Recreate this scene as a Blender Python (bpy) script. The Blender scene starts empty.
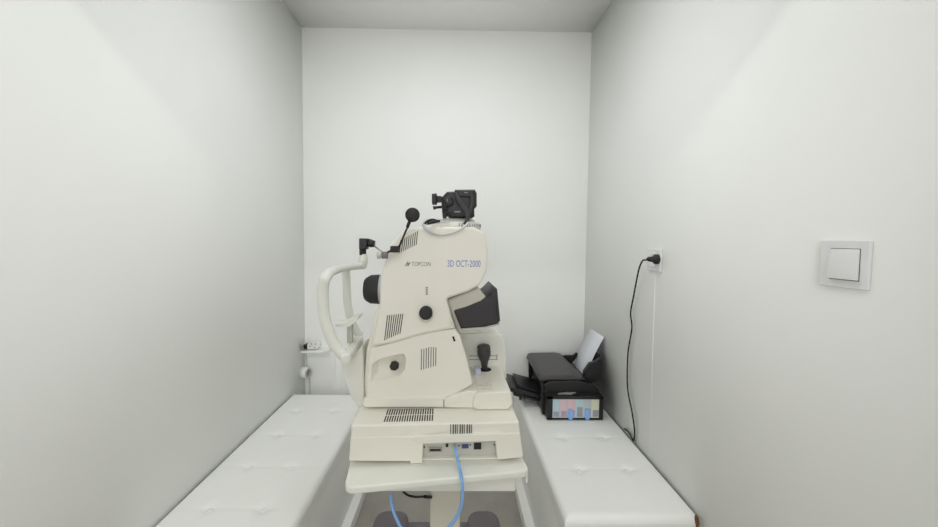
import bpy, bmesh, math, random
from mathutils import Vector, Matrix
from mathutils.geometry import tessellate_polygon
random.seed(7)
S = bpy.context.scene
COL = S.collection
# ------------------------------------------------------------------ camera
F = 350.0
CAM = Vector((0, 0, 1.31))
PITCH, YAW, ROLL = math.radians(2.599), math.radians(.722), math.radians(.566)
CX, CY = 460.116, 255.509               # where the lens axis meets the 938x527 frame
cd = bpy.data.cameras.new('camera'); cam = bpy.data.objects.new('camera', cd); COL.objects.link(cam)
cd.sensor_width = 36; cd.sensor_fit = 'HORIZONTAL'; cd.lens = F / 938 * 36; cd.clip_start = 0.01
cd.shift_x = (469 - CX) / 938; cd.shift_y = (CY - 263.5) / 938
cam.location = CAM
RM = Matrix.Rotation(-YAW, 3, 'Z') @ Matrix.Rotation(math.pi / 2 - PITCH, 3, 'X') @ Matrix.Rotation(ROLL, 3, 'Z')
cam.rotation_euler = RM.to_euler()
S.camera = cam
FRAME = None                            # (pivot, angle): the turned frame of a thing that stands askew in the room
def to_frame(p):
    if FRAME is None: return Vector(p)
    o, a = FRAME; return Matrix.Rotation(-a, 3, 'Z') @ (Vector(p) - o) + o
def from_frame(p):
    if FRAME is None: return Vector(p)
    o, a = FRAME; return Matrix.Rotation(a, 3, 'Z') @ (Vector(p) - o) + o
def U(px, py, x=None, y=None, z=None):
    """a point seen at a given pixel, on the wall/floor/plane at x, y or z (in the current frame)"""
    d = RM @ Vector((px - CX, CY - py, -F)); c = CAM
    if FRAME is not None:
        d = Matrix.Rotation(-FRAME[1], 3, 'Z') @ d; c = to_frame(CAM)
    if y is not None: t = (y - c.y) / d.y
    elif z is not None: t = (z - c.z) / d.z
    else: t = (x - c.x) / d.x
    return c + d * t
# ------------------------------------------------------------------ materials
def lin(c): return tuple(((v / 255) / 12.92 if v / 255 <= .04045 else ((v / 255 + .055) / 1.055) ** 2.4) for v in c) + (1,)
M = {}
def mat(name, rgb, rough=.5, metal=0, noise=0, nscale=20, bump=0, bscale=200, spec=.5, coat=0):
    m = bpy.data.materials.new(name); m.use_nodes = True
    nt = m.node_tree; b = nt.nodes['Principled BSDF']
    b.inputs['Base Color'].default_value = lin(rgb); b.inputs['Roughness'].default_value = rough
    b.inputs['Metallic'].default_value = metal; b.inputs['Specular IOR Level'].default_value = spec
    b.inputs['Coat Weight'].default_value = coat
    tc = nt.nodes.new('ShaderNodeTexCoord')
    n = nt.nodes.new('ShaderNodeTexNoise'); n.inputs['Scale'].default_value = nscale; n.inputs['Detail'].default_value = 4
    nt.links.new(tc.outputs['Object'], n.inputs['Vector'])
    r = nt.nodes.new('ShaderNodeValToRGB')
    c = lin(rgb); k = noise
    r.color_ramp.elements[0].position = .3; r.color_ramp.elements[1].position = .7
    r.color_ramp.elements[0].color = tuple(v * (1 - k) for v in c[:3]) + (1,)
    r.color_ramp.elements[1].color = tuple(min(1, v * (1 + k)) for v in c[:3]) + (1,)
    nt.links.new(n.outputs['Fac'], r.inputs['Fac']); nt.links.new(r.outputs['Color'], b.inputs['Base Color'])
    if bump:
        n2 = nt.nodes.new('ShaderNodeTexNoise'); n2.inputs['Scale'].default_value = bscale; n2.inputs['Detail'].default_value = 3
        nt.links.new(tc.outputs['Object'], n2.inputs['Vector'])
        bp = nt.nodes.new('ShaderNodeBump'); bp.inputs['Strength'].default_value = bump; bp.inputs['Distance'].default_value = .002
        nt.links.new(n2.outputs['Fac'], bp.inputs['Height']); nt.links.new(bp.outputs['Normal'], b.inputs['Normal'])
    M[name] = m; return m
mat('wall_paint', (248, 249, 247), .75, noise=.012, nscale=3, bump=.12, bscale=120, spec=.25)
mat('ceiling_paint', (248, 248, 246), .85, noise=.01, spec=.2)
mat('vinyl', (243, 244, 241), .5, noise=.012, nscale=6, bump=.05, bscale=300, spec=.35)
mat('vinyl_button', (236, 237, 233), .42)
mat('white_laminate', (246, 247, 244), .45, noise=.02, nscale=9)
mat('cream', (231, 228, 218), .42, noise=.01, spec=.4)
mat('cream_panel', (229, 226, 216), .45, noise=.01, spec=.4)
mat('cream_dim', (216, 213, 201), .5)  # darker cream, with shade put into it for screen arm and knob collar
mat('cream_white', (226, 226, 219), .4)
mat('table_white', (229, 229, 221), .45, noise=.012, nscale=30)
mat('column_cream', (206, 203, 190), .5, noise=.02)
mat('floor_grey', (184, 179, 172), .55, noise=.12, nscale=7, bump=.05)
mat('base_mauve', (124, 116, 122), .6, noise=.03)
mat('black', (24, 24, 25), .4, noise=.05)
mat('black_matte', (34, 33, 34), .6, noise=.06)
mat('joystick_grey', (56, 55, 56), .5, noise=.12, nscale=160)
mat('vent_grey', (104, 102, 97), .7)
mat('legend', (198, 195, 184), .5)
mat('seam', (158, 155, 146), .7)
mat('black_rubber', (20, 20, 20), .7)
mat('dark_slit', (58, 57, 54), .8)
mat('black_gloss', (28, 28, 30), .22)
mat('screen_black', (44, 40, 44), .45, noise=.04)
mat('printer_grey', (74, 72, 73), .45, noise=.05, nscale=60)
mat('printer_black', (34, 33, 35), .38, noise=.05)
mat('lens_grey', (176, 177, 186), .4)
mat('knob_grey', (190, 188, 180), .4)
mat('silver', (190, 190, 190), .25, metal=.9)
mat('steel_panel', (196, 196, 188), .4, metal=.2, noise=.03)
mat('blue_cable', (132, 178, 236), .4, noise=.02)
mat('blue_tab', (138, 182, 244), .45)
mat('vga_blue', (70, 74, 128), .5)
mat('blue_key', (184, 188, 208), .4)
mat('paper', (232, 234, 242), .8, noise=.006)
mat('plastic_white', (238, 238, 240), .35)
mat('socket_white', (236, 237, 238), .35)
mat('grey_cable', (206, 207, 208), .45)
mat('text_grey', (128, 128, 128), .6)
mat('text_blue', (120, 124, 196), .6)
mat('mid_grey', (150, 150, 152), .4)  # plain grey of the camera lettering and the tank clip
mat('wood_brown', (112, 76, 50), .8, noise=.3, nscale=90)
mat('body_dark', (30, 29, 32), .45, noise=.1, nscale=80)
mat('strap', (62, 60, 64), .6, noise=.1, nscale=150)
for nme, c in (('ink_cyan', (184, 206, 218)), ('ink_pink', (216, 194, 202)), ('ink_rose', (222, 194, 204)), ('ink_light', (188, 210, 216)),
               ('ink_grey', (190, 198, 202)), ('ink_yellow', (216, 216, 194)), ('ink_level_grey', (156, 162, 172)), ('ink_level_mauve', (170, 164, 178))):
    mat(nme, c, .25, noise=.03, nscale=120)
def emit(name, rgb, s):
    m = bpy.data.materials.new(name); m.use_nodes = True; nt = m.node_tree
    for n in list(nt.nodes): nt.nodes.remove(n)
    e = nt.nodes.new('ShaderNodeEmission'); o = nt.nodes.new('ShaderNodeOutputMaterial')
    e.inputs['Color'].default_value = rgb + (1,); e.inputs['Strength'].default_value = s
    nt.links.new(e.outputs[0], o.inputs[0]); M[name] = m
emit('lamp_cool', (.9, .95, 1), 1.5); emit('lamp_neutral', (1, 1, .96), 1.5); emit('fill_glow', (.97, 1, .98), .5)  # two lamp diffusers, then the glow of the added fill window
# ------------------------------------------------------------------ mesh helpers
def fillet(pts, rad=.01, seg=4):
    """2-D outline with rounded corners; pts are (u,v) or (u,v,r)"""
    out = []; n = len(pts)
    for i in range(n):
        p0, p, p1 = Vector(pts[i - 1][:2]), Vector(pts[i][:2]), Vector(pts[(i + 1) % n][:2])
        r = pts[i][2] if len(pts[i]) > 2 else rad
        a, b = p0 - p, p1 - p
        la, lb = a.length, b.length
        if r <= 0 or la < 1e-7 or lb < 1e-7: out.append(p); continue
        a /= la; b /= lb
        ang = math.acos(max(-1, min(1, a.dot(b))))
        if ang > math.pi - .03: out.append(p); continue
        t = min(r / math.tan(ang / 2), .48 * la, .48 * lb)
        q0, q1 = p + a * t, p + b * t
        for k in range(seg + 1):
            s = k / seg
            out.append((1 - s) ** 2 * q0 + 2 * s * (1 - s) * p + s * s * q1)
    return out
def area2(o): return sum(o[i - 1].x * o[i].y - o[i].x * o[i - 1].y for i in range(len(o))) / 2
def offset(o, d):
    """inset a counter-clockwise outline by d"""
    n = len(o); out = []
    for i in range(n):
        e0 = (o[i] - o[i - 1]); e1 = (o[(i + 1) % n] - o[i])
        if e0.length < 1e-9: e0 = e1
        if e1.length < 1e-9: e1 = e0
        n0 = Vector((-e0.y, e0.x)).normalized(); n1 = Vector((-e1.y, e1.x)).normalized()
        m = n0 + n1
        if m.length < 1e-6: out.append(o[i] + n0 * d); continue
        m.normalize(); c = max(.5, m.dot(n0)); out.append(o[i] + m * (d / c))
    return out
AX = {'x': lambda u, v, w: Vector((w, u, v)), 'y': lambda u, v, w: Vector((u, w, v)), 'z': lambda u, v, w: Vector((u, v, w))}
def prism(bm, o, axis, w0, w1, r=0, seg=3, r_back=None):
    """outline o (list of 2-D Vectors) swept along axis from w0 to w1, with edges rounded by r"""
    o = [Vector(p) for p in o]
    if area2(o) < 0: o.reverse()
    if r_back is None: r_back = r
    to = AX[axis]; sgn = 1 if w1 > w0 else -1
    rings = []
    if r > 0:
        for k in range(seg):
            a = k / seg * math.pi / 2
            rings.append((r * (1 - math.sin(a)), w0 + sgn * r * (1 - math.cos(a))))
    rings.append((0, w0 + sgn * r))
    rings.append((0, w1 - sgn * r_back))
    if r_back > 0:
        for k in range(1, seg + 1):
            a = k / seg * math.pi / 2
            rings.append((r_back * (1 - math.cos(a)), w1 - sgn * r_back * (1 - math.sin(a))))
    V = []
    for ins, w in rings:
        V.append([bm.verts.new(to(p.x, p.y, w)) for p in (offset(o, ins) if ins > 0 else o)])
    n = len(o); fs = []
    for A, B in zip(V, V[1:]):
        for i in range(n):
            j = (i + 1) % n
            f = bm.faces.new((A[i], A[j], B[j], B[i])); f.smooth = True
    for R in (V[0], V[-1]):
        if all((o[i] - o[i - 1]).cross(o[(i + 1) % n] - o[i]) >= -1e-12 for i in range(n)): bm.faces.new(R); continue
        for t in tessellate_polygon([[v.co for v in R]]):
            if len({id(R[k]) for k in t}) == 3:
                try: bm.faces.new([R[k] for k in t])
                except ValueError: pass
    return bm
def rect(u0, v0, u1, v1, r=0, seg=4): return fillet([(u0, v0), (u1, v0), (u1, v1), (u0, v1)], r, seg)
def box(bm, a, b, r=0, seg=3):
    """box between corners with rounded edges"""
    (x0, y0, z0), (x1, y1, z1) = [min(p, q) for p, q in zip(a, b)], [max(p, q) for p, q in zip(a, b)]
    prism(bm, rect(x0, z0, x1, z1, r, seg), 'y', y0, y1, r, seg); return bm
def pxo(pts, y, rad=.0, seg=4):
    """outline given in image points, laid on the plane at depth y -> 2-D (x,z)"""
    q = []
    for p in pts:
        w = U(p[0], p[1], y=y); q.append((w.x, w.z) + tuple(p[2:]))
    return fillet(q, rad, seg)
def catmull(P, sub=8):
    P = [Vector(p) for p in P]; out = []
    for i in range(len(P) - 1):
        p0, p1, p2, p3 = P[max(i - 1, 0)], P[i], P[i + 1], P[min(i + 2, len(P) - 1)]
        for k in range(sub):
            t = k / sub
            out.append(.5 * ((2 * p1) + (p2 - p0) * t + (2 * p0 - 5 * p1 + 4 * p2 - p3) * t * t + (3 * p1 - p0 - 3 * p2 + p3) * t ** 3))
    out.append(P[-1]); return out
def tube(bm, P, r, seg=10, smooth_path=True, sub=8, rx=None):
    """swept tube; r a number or list per path point; rx gives a second radius for flat bars"""
    n0 = len(P)
    Q = catmull(P, sub) if smooth_path and n0 > 2 else [Vector(p) for p in P]
    def rad(rr, i):
        if isinstance(rr, (int, float)): return rr
        t = i / (len(Q) - 1) * (n0 - 1); k = min(int(t), n0 - 2); return rr[k] * (1 - (t - k)) + rr[k + 1] * (t - k)
    T = (Q[1] - Q[0]).normalized(); up = Vector((0, 1, 0)) if abs(T.y) < .9 else Vector((1, 0, 0))
    N = (up - T * up.dot(T)).normalized(); rings = []
    for i, q in enumerate(Q):
        t = (Q[min(i + 1, len(Q) - 1)] - Q[max(i - 1, 0)]).normalized()
        N = (N - t * N.dot(t)).normalized(); B = t.cross(N)
        a, b = rad(r, i), rad(rx if rx is not None else r, i)
        rings.append([bm.verts.new(q + N * math.cos(k * 2 * math.pi / seg) * a + B * math.sin(k * 2 * math.pi / seg) * b) for k in range(seg)])
    for A, Bq in zip(rings, rings[1:]):
        for k in range(seg):
            f = bm.faces.new((A[k], A[(k + 1) % seg], Bq[(k + 1) % seg], Bq[k])); f.smooth = True
    bm.faces.new(rings[0]); bm.faces.new(rings[-1]); return bm
def lathe(bm, c, axis, prof, seg=28):
    """prof: list of (distance along axis, radius)"""
    c = Vector(c); ax = Vector(axis).normalized()
    u = ax.orthogonal().normalized(); v = ax.cross(u); rings = []
    for d, r in prof:
        rings.append([bm.verts.new(c + ax * d + (u * math.cos(k * 2 * math.pi / seg) + v * math.sin(k * 2 * math.pi / seg)) * max(r, 1e-4)) for k in range(seg)])
    for (A, B), (p, q) in zip(zip(rings, rings[1:]), zip(prof, prof[1:])):
        for k in range(seg):
            f = bm.faces.new((A[k], A[(k + 1) % seg], B[(k + 1) % seg], B[k])); f.smooth = True
    bm.faces.new(rings[0]); bm.faces.new(rings[-1]); return bm
LOC = {}
def thing(name, label, cat, loc, group=None):
    o = bpy.data.objects.new(name, None); COL.objects.link(o); o.empty_display_size = .05
    LOC[name] = Vector(loc); o.location = from_frame(loc)
    if FRAME: o.rotation_euler = (0, 0, FRAME[1])
    o['label'] = label; o['category'] = cat
    if group: o['group'] = group
    return o
def world_loc(o):
    w = Vector((0, 0, 0))
    while o is not None:
        w += o.location if o.parent else LOC.get(o.name.split('.')[0], o.location); o = o.parent
    return w
def obj(name, bm, m, parent=None, label=None, cat=None, group=None, kind=None, origin=None):
    bmesh.ops.remove_doubles(bm, verts=bm.verts[:], dist=1e-6)
    bmesh.ops.recalc_face_normals(bm, faces=bm.faces[:])
    pl = world_loc(parent) if parent else Vector((0, 0, 0))
    if origin is None:
        xs = [v.co for v in bm.verts]
        origin = Vector([(min(c[i] for c in xs) + max(c[i] for c in xs)) / 2 for i in range(2)] + [min(c[2] for c in xs)])
    origin = Vector(origin)
    bmesh.ops.translate(bm, verts=bm.verts[:], vec=-origin)
    me = bpy.data.meshes.new(name); bm.to_mesh(me); bm.free()
    o = bpy.data.objects.new(name, me); COL.objects.link(o)
    for mm in (m if isinstance(m, (list, tuple)) else [m]): me.materials.append(M[mm])
    if parent: o.parent = parent
    o.location = origin - pl
    if label: o['label'] = label
    if cat: o['category'] = cat
    if group: o['group'] = group
    if kind: o['kind'] = kind
    return o
def N(): return bmesh.new()
def text_part(name, txt, parent, m, p0, p1, y, label=None):
    """lettering fitted between two image points on a face at depth y"""
    cu = bpy.data.curves.new(name, 'FONT'); cu.body = txt; cu.extrude = .0003; cu.resolution_u = 3
    t = bpy.data.objects.new(name, cu); COL.objects.link(t)
    bpy.context.view_layer.update()
    me = bpy.data.meshes.new_from_object(t.evaluated_get(bpy.context.evaluated_depsgraph_get()))
    bpy.data.objects.remove(t); bpy.data.curves.remove(cu)
    a, b = U(*p0, y=y), U(*p1, y=y)
    xs = [v.co.x for v in me.vertices]; ys = [v.co.y for v in me.vertices]
    x0, x1, y0, y1 = min(xs), max(xs), min(ys), max(ys)
    bm = N(); bm.from_mesh(me); bpy.data.meshes.remove(me)
    for v in bm.verts:
        v.co = Vector((a.x + (v.co.x - x0) / (x1 - x0) * (b.x - a.x), y - v.co.z - .0003, b.z + (v.co.y - y0) / (y1 - y0) * (a.z - b.z)))
    return obj(name, bm, m, parent, label=label)
# ------------------------------------------------------------------ room
XL, XR, YB, ZC = -.893, .775, 2.071, 2.514
YF, YR = .30, -2.6                      # doorway wall, far end of the room outside
def plane_wall(name, a, b, m, kind='structure'):
    bm = N(); box(bm, a, b); return obj(name, bm, m, kind=kind)
ZO = 3.12                               # the room outside has a higher ceiling
plane_wall('floor', (XL - 1.2, YR - .1, -.1), (XR + 1.2, YB + .1, 0), 'floor_grey')
plane_wall('ceiling', (XL - .1, YF + .02, ZC), (XR + .1, YB + .1, ZC + .1), 'ceiling_paint')
plane_wall('wall_back', (XL - .1, YB, 0), (XR + .1, YB + .1, ZC), 'wall_paint')
plane_wall('wall_left', (XL - .1, YF + .02, 0), (XL, YB, ZC), 'wall_paint')
plane_wall('wall_right', (XR, YF + .02, 0), (XR + .1, YB, ZC), 'wall_paint')
LINT = 2.20
bm = N()                                # the wall with the doorway the picture was taken through
prism(bm, [Vector(p) for p in ((XL - 1.1, 0), (XL + .005, 0), (XL + .005, LINT), (XR - .09, LINT), (XR - .09, 0), (XR + 1.1, 0), (XR + 1.1, ZO), (XL - 1.1, ZO))], 'y', YF - .02, YF + .02)
obj('wall_front', bm, 'wall_paint', kind='structure')
plane_wall('ceiling_outside', (XL - 1.2, YR - .1, ZO), (XR + 1.2, YF + .02, ZO + .1), 'ceiling_paint')
plane_wall('wall_outside_left', (XL - 1.2, YR, 0), (XL - 1.1, YF + .02, ZO), 'wall_paint')
plane_wall('wall_outside_right', (XR + 1.1, YR, 0), (XR + 1.2, YF + .02, ZO), 'wall_paint')
plane_wall('wall_outside_rear', (XL - 1.2, YR - .1, 0), (XR + 1.2, YR, ZO), 'wall_paint')
# filled cable chase under the socket and white conduit in the corner
bm = N(); p = U(655.5, 272, x=XR); box(bm, (XR - .0004, p.y - .0025, .46), (XR, p.y + .0025, p.z)); obj('trim_1', bm, 'wall_paint', kind='structure')
bm = N(); a, b = U(331, 352, y=YB), U(336.5, 392, y=YB); box(bm, (a.x, YB - .014, .1), (b.x, YB, a.z), .002); obj('trim_2', bm, 'wall_paint', kind='structure')

# ------------------------------------------------------------------ tufted benches
def cushion_mesh(x0, x1, y0, y1, z0, z1, btn, inner):
    bm = N(); nx, ny = 56, int((y1 - y0) / .0075)
    R = .022
    def h(x, y):
        d = min((x - x0) * (3 if inner > 0 else 1), (x1 - x) * (3 if inner < 0 else 1), y - y0, y1 - y); z = z1
        if d < R: z -= R - math.sqrt(max(0, R * R - (R - d) ** 2))
        for bx, by in btn:
            dx, dy = x - bx, y - by; r2 = dx * dx + dy * dy
            z -= .0085 * math.exp(-r2 / (2 * .016 ** 2))
            z -= .0022 * math.exp(-(dy / .007) ** 2) * math.exp(-(dx / .075) ** 2)     # soft creases
            z -= .0014 * math.exp(-(dx / .007) ** 2) * math.exp(-(dy / .06) ** 2)
        return z
    def dist(i, n, a, b):                # denser towards the edges
        t = i / n; s = t - .06 * math.sin(4 * math.pi * t) / 2 if False else t
        return a + (b - a) * s
    xs = [x0, x0 + .002, x0 + .006, x0 + .012] + [x0 + .018 + (x1 - x0 - .036) * i / nx for i in range(nx + 1)] + [x1 - .012, x1 - .006, x1 - .002, x1]
    ys = [y0, y0 + .002, y0 + .006, y0 + .012] + [y0 + .018 + (y1 - y0 - .036) * i / ny for i in range(ny + 1)] + [y1 - .012, y1 - .006, y1 - .002, y1]
    G = [[bm.verts.new((x, y, h(x, y))) for y in ys] for x in xs]
    for i in range(len(xs) - 1):
        for j in range(len(ys) - 1):
            f = bm.faces.new((G[i][j], G[i + 1][j], G[i + 1][j + 1], G[i][j + 1])); f.smooth = True
    rim = [G[i][0] for i in range(len(xs))] + [G[-1][j] for j in range(1, len(ys))] + [G[i][-1] for i in range(len(xs) - 2, -1, -1)] + [G[0][j] for j in range(len(ys) - 2, 0, -1)]
    low = [bm.verts.new((v.co.x, v.co.y, z0)) for v in rim]
    for i in range(len(rim)):
        j = (i + 1) % len(rim); bm.faces.new((rim[i], rim[j], low[j], low[i]))
    bm.faces.new(low); return bm
ZB = .45
def bench(label, x0, x1, y0, y1, btn, group, inner):
    t = thing('upholstered_bench', label, 'bench', ((x0 + x1) / 2, (y0 + y1) / 2, 0), group)
    obj('cushion', cushion_mesh(x0, x1, y0, y1, ZB - .062, ZB, btn, inner), 'vinyl', t)
    bm = N(); box(bm, (x0 + .008, y0 + .008, .06), (x1 - .008, y1 - .008, ZB - .063), .004); obj('body', bm, 'vinyl', t)
    bm = N()
    if inner > 0: box(bm, (x0 + .012, y0 + .01, 0), (x1 + .028, y1 - .01, .06), .003)
    else: box(bm, (x0 - .030, y0 + .01, 0), (x1 - .012, y1 - .01, .06), .003)
    obj('plinth', bm, 'white_laminate', t)
    for bx, by in btn:
        bm = N(); lathe(bm, (bx, by, ZB - .0125), (0, 0, 1), [(0, .011), (.003, .0115), (.0055, .009), (.0068, .005), (.0072, .0)], 18)
        obj('button', bm, 'vinyl_button', t)
    return t
lb = [(297.5, 411), (335, 410), (277, 435.5), (317, 433.5), (249, 467), (292, 465), (208.7, 509), (264.5, 507)]
lbtn = []
for k in range(4):
    a, b = U(*lb[2 * k], z=ZB), U(*lb[2 * k + 1], z=ZB); yy = (a.y + b.y) / 2
    lbtn += [((a.x, yy)), ((b.x, yy))]
bl = bench('white tufted vinyl bench along the left wall, in four rows of buttons, empty', XL + .002, -.475, .90, 1.915, lbtn, None, 1)
rb = [(563, 437), (602.7, 437), (579.3, 469), (626.7, 469)]
rbtn = []
for k in range(2):
    a, b = U(*rb[2 * k], z=ZB), U(*rb[2 * k + 1], z=ZB); yy = (a.y + b.y) / 2
    rbtn += [(a.x, yy), (b.x, yy)]
rbtn += [(rbtn[0][0], rbtn[0][1] + .21), (rbtn[1][0], rbtn[1][1] + .21)]
br = bench('white tufted vinyl bench along the right wall, carrying the black printer', .347, .771, 1.045, 2.055, rbtn, None, -1)
bm = N(); a, b = U(698.0, 516, y=1.043), U(700.0, 532, y=1.043)
prism(bm, fillet([(a.x - .006, a.z - .004), (a.x + .0, a.z), (b.x - .002, (a.z + b.z) / 2), (b.x - .004, b.z), (b.x - .009, b.z), (a.x - .006, (a.z + b.z) / 2)], .002), 'y', 1.042, 1.050, .001)
obj('torn_edge', bm, 'wood_brown', br, label='brown exposed wood at the corner')

# ------------------------------------------------------------------ instrument table
ZT = .664
c0, c1 = U(343.6, 488.2, z=ZT), U(529.8, 470.6, z=ZT)
d = (c1 - c0); W = d.length; d.normalize(); e = Vector((-d.y, d.x, 0))
def TP(u, v): q = c0 + d * u + e * v; return (q.x, q.y)
tb = thing('instrument_table', 'cream instrument table on one column with grey feet, standing between the two benches', 'table', (-.06, 1.25, 0))
bm = N(); prism(bm, fillet([TP(0, 0) + (.03,), TP(W, 0) + (.022,), TP(W, .5) + (.03,), TP(0, .5) + (.03,)], .02, 6), 'z', ZT - .020, ZT, .004); obj('tabletop', bm, 'table_white', tb)
bm = N(); ya = .975; a, b = U(372, 493, y=ya), U(516.5, 490.3, y=ya)
zf = (a.z + b.z) / 2; prism(bm, rect(a.x, ya, b.x, 1.36, .01), 'z', zf, ZT - .0195, .003); obj('under_frame', bm, 'table_white', tb)
bm = N(); q = TP(W, .03)
prism(bm, fillet([(q[0] - .028, ZT - .0195), (q[0] + .0035, ZT - .0195), (q[0] + .0035, ZT - .050), (q[0] - .002, ZT - .050), (q[0] - .004, ZT - .033), (q[0] - .028, ZT - .033)], .001), 'y', q[1] - .01, q[1] + .03, .001); obj('cable_hook', bm, 'table_white', tb)
bm = N(); a, b = U(430, 500, y=1.13), U(460.3, 500, y=1.13); prism(bm, rect(a.x, 1.13, b.x, 1.27, .006), 'z', .07, zf + .001, .002); col = obj('column', bm, 'column_cream', tb)
bm = N(); box(bm, (-.22, 1.18, .012), (.09, 1.505, .06), .015, 4); obj('cross_bar', bm, 'base_mauve', tb)
for x0, x1 in ((-.350, -.197), (.062, .205)):
    bm = N(); prism(bm, fillet([(x0, .86), (x1, .86), (x1, 1.545), (x0, 1.545)], .06, 8), 'z', 0.004, .085, .028, 5, ); obj('foot', bm, 'base_mauve', tb)

# ------------------------------------------------------------------ eye examination instrument
FRAME = (Vector((-.08, 1.22, ZT)), math.radians(2.0))
inst = thing('retinal_imaging_instrument', 'large cream ophthalmic instrument with chin rest and joystick, standing on the table', 'medical instrument', (-.08, 1.22, ZT))
ZB0, ZB1 = .677, .777                   # base unit
yf = .985
# base unit: core behind, upper front band, skirt with a notch for the sockets
bm = N()
prism(bm, pxo([(351, 425.5, .006), (519, 421.8, .006), (521, 439.5, .001), (350.5, 444.5, .001)], yf), 'y', yf, 1.43, .005)
q0, q1 = U(350.5, 445, y=yf), U(521.5, 440, y=yf)
prism(bm, fillet([(q0.x + .002, ZB0), (q1.x - .002, ZB0), (q1.x - .002, .75), (q0.x + .002, .75)], .004), 'y', yf + .028, 1.425, .003)
for fx in (q0.x + .05, q1.x - .05):
    for fy in (yf + .06, 1.38): lathe(bm, (fx, fy, ZT + .0005), (0, 0, 1), [(0, .014), (.004, .016), (ZB0 - ZT, .016)], 16)
base = obj('base_unit', bm, 'cream', inst)
bm = N()
sk = [(348.8, 461, .006), (350.3, 438.3, .002), (520.3, 433.6, .002), (523.2, 457.4, .006), (497.2, 460.2, .001), (495.6, 441.2, .002), (423.2, 444.2, .002), (422.3, 463.6, .001), (409.8, 464.0, .001), (410.2, 461.5, .001)]
prism(bm, pxo(sk, yf - .005), 'y', yf - .005, yf + .024, .0022, 3); obj('front_skirt', bm, 'cream', base)
bm = N(); prism(bm, pxo([(409.5, 438.2, .004), (416, 436.2, .006), (500, 433.7, .006), (505.5, 434.6, .003), (502, 440.9, .002), (424, 443.6, .002), (416, 442.4, .004)], yf - .008), 'y', yf - .008, yf + .01, .0015, 3); obj('socket_hood', bm, 'cream', base)
bm = N(); a, b = U(422, 443, y=yf + .027), U(498, 456.5, y=yf + .027)
box(bm, (a.x - .004, yf + .020, b.z + .004), (b.x + .004, yf + .029, a.z + .006), .0005)
pan = obj('socket_panel', bm, 'steel_panel', base, label='grey metal socket panel')
bm = N(); box(bm, (a.x - .004, yf + .008, b.z + .0035), (b.x + .004, yf + .0285, b.z + .009), .001); obj('panel_ledge', bm, 'cream_panel', base)
def socket(name, x0, y0, x1, y1, m, rnd=.0006, inner=None, dep=.004):
    yy = yf + .02; p, q = U(x0, y1, y=yy), U(x1, y0, y=yy)
    bm = N(); prism(bm, rect(p.x, p.z, q.x, q.z, rnd), 'y', yy - dep, yy + .001, .0004, 2); o = obj(name, bm, m, base)
    return o
socket('parallel_port', 428.6, 446.8, 442.2, 451.4, 'seam'); socket('parallel_socket', 430, 448, 440.8, 450.3, 'black', dep=.0048)
socket('round_port', 445.7, 443.6, 448.4, 446.4, 'black', .001)
socket('usb_port', 452.0, 444, 456.8, 447.6, 'silver'); socket('usb_socket', 452.6, 444.5, 456.2, 446.2, 'black', dep=.0048)
socket('video_port', 461.8, 444, 468.6, 447.8, 'vga_blue')
socket('power_port', 473.8, 442.6, 481.2, 448.8, 'black', .0005)
for px_, py_ in ((424.3, 447), (459, 445.5), (470.3, 444.8), (494.2, 444.8)):
    p = U(px_, py_, y=yf + .02); bm = N(); lathe(bm, (p.x, yf + .0205, p.z), (0, -1, 0), [(0, .0022), (.002, .0022), (.0024, .0)], 8); obj('panel_screw', bm, 'dark_slit', base)
# ventilation slits
bm = N()
for i in range(10):                      # front slits of the base
    p = U(450.2 + i * 2.32, 424.4, y=yf); q = U(450.2 + i * 2.32 + (1.5 if i % 3 else .9), 436.2, y=yf); box(bm, (p.x, yf - .0008, q.z + .0005), (q.x, yf + .002, p.z))
obj('front_vent', bm, 'vent_grey', base)
bm = N(); zl, zr = U(351, 425.5, y=yf).z, U(519, 421.8, y=yf).z
zt = (zl + zr) / 2; vx0, vx1 = U(387.4, 410, z=zt).x, U(434.6, 410, z=zt).x
vy0, vy1 = U(410, 421.2, z=zt).y, U(410, 408.6, z=zt).y
for r_ in range(2):
    for i in range(20):
        xx = vx0 + i * (vx1 - vx0) / 20; yy0 = vy0 + r_ * (vy1 - vy0) * .52; yy1 = yy0 + (vy1 - vy0) * .46
        zz = zl + (zr - zl) * (xx - q0.x) / (q1.x - q0.x)
        sk = .004
        box(bm, (xx, yy0, zz - .0035), (xx + (vx1 - vx0) / 38, yy1, zz + .0005))
obj('top_vent', bm, 'dark_slit', base)
zbase = (zl + zr) / 2
# stage: low slab that slides on the base, with the joystick console at the right
ym = 1.085
bm = N()
prism(bm, pxo([(362.6, 405.2, .004), (364, 398.5, .006), (446, 397.5, .002), (446, 407.4, .001), (366, 407.4, .003)], ym - .012), 'y', ym - .012, 1.36, .003)
stage = obj('stage', bm, 'cream', inst)
bm = N(); a, b = U(443.6, 399.8, y=ym - .0145), U(444.1, 407.2, y=ym - .0145); box(bm, (a.x, ym - .0148, b.z), (b.x, ym - .01, a.z)); obj('stage_seam', bm, 'dark_slit', stage)
bm = N()
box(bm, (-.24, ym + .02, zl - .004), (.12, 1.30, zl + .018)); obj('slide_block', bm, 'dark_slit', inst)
bm = N()
prism(bm, pxo([(443.8, 407.6, .001), (443.8, 399.8, .003), (456, 394.5, .01), (468, 391.2, .006), (480, 391.2, .004), (480, 408.4, .001)], ym - .014, 0, 5), 'y', ym - .014, 1.33, .003, 4)
cons = obj('joystick_console', bm, 'cream', inst)
bm = N()
prism(bm, pxo([(472.6, 407.6, .004), (474.5, 396.6, .004), (479, 392.8, .004), (511, 391.4, .006), (513, 404.5, .016), (508, 409.8, .014), (479, 410.2, .006)], ym - .030, 0, 6), 'y', ym - .030, 1.33, .005, 4)
obj('console_front', bm, 'cream', cons)
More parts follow.
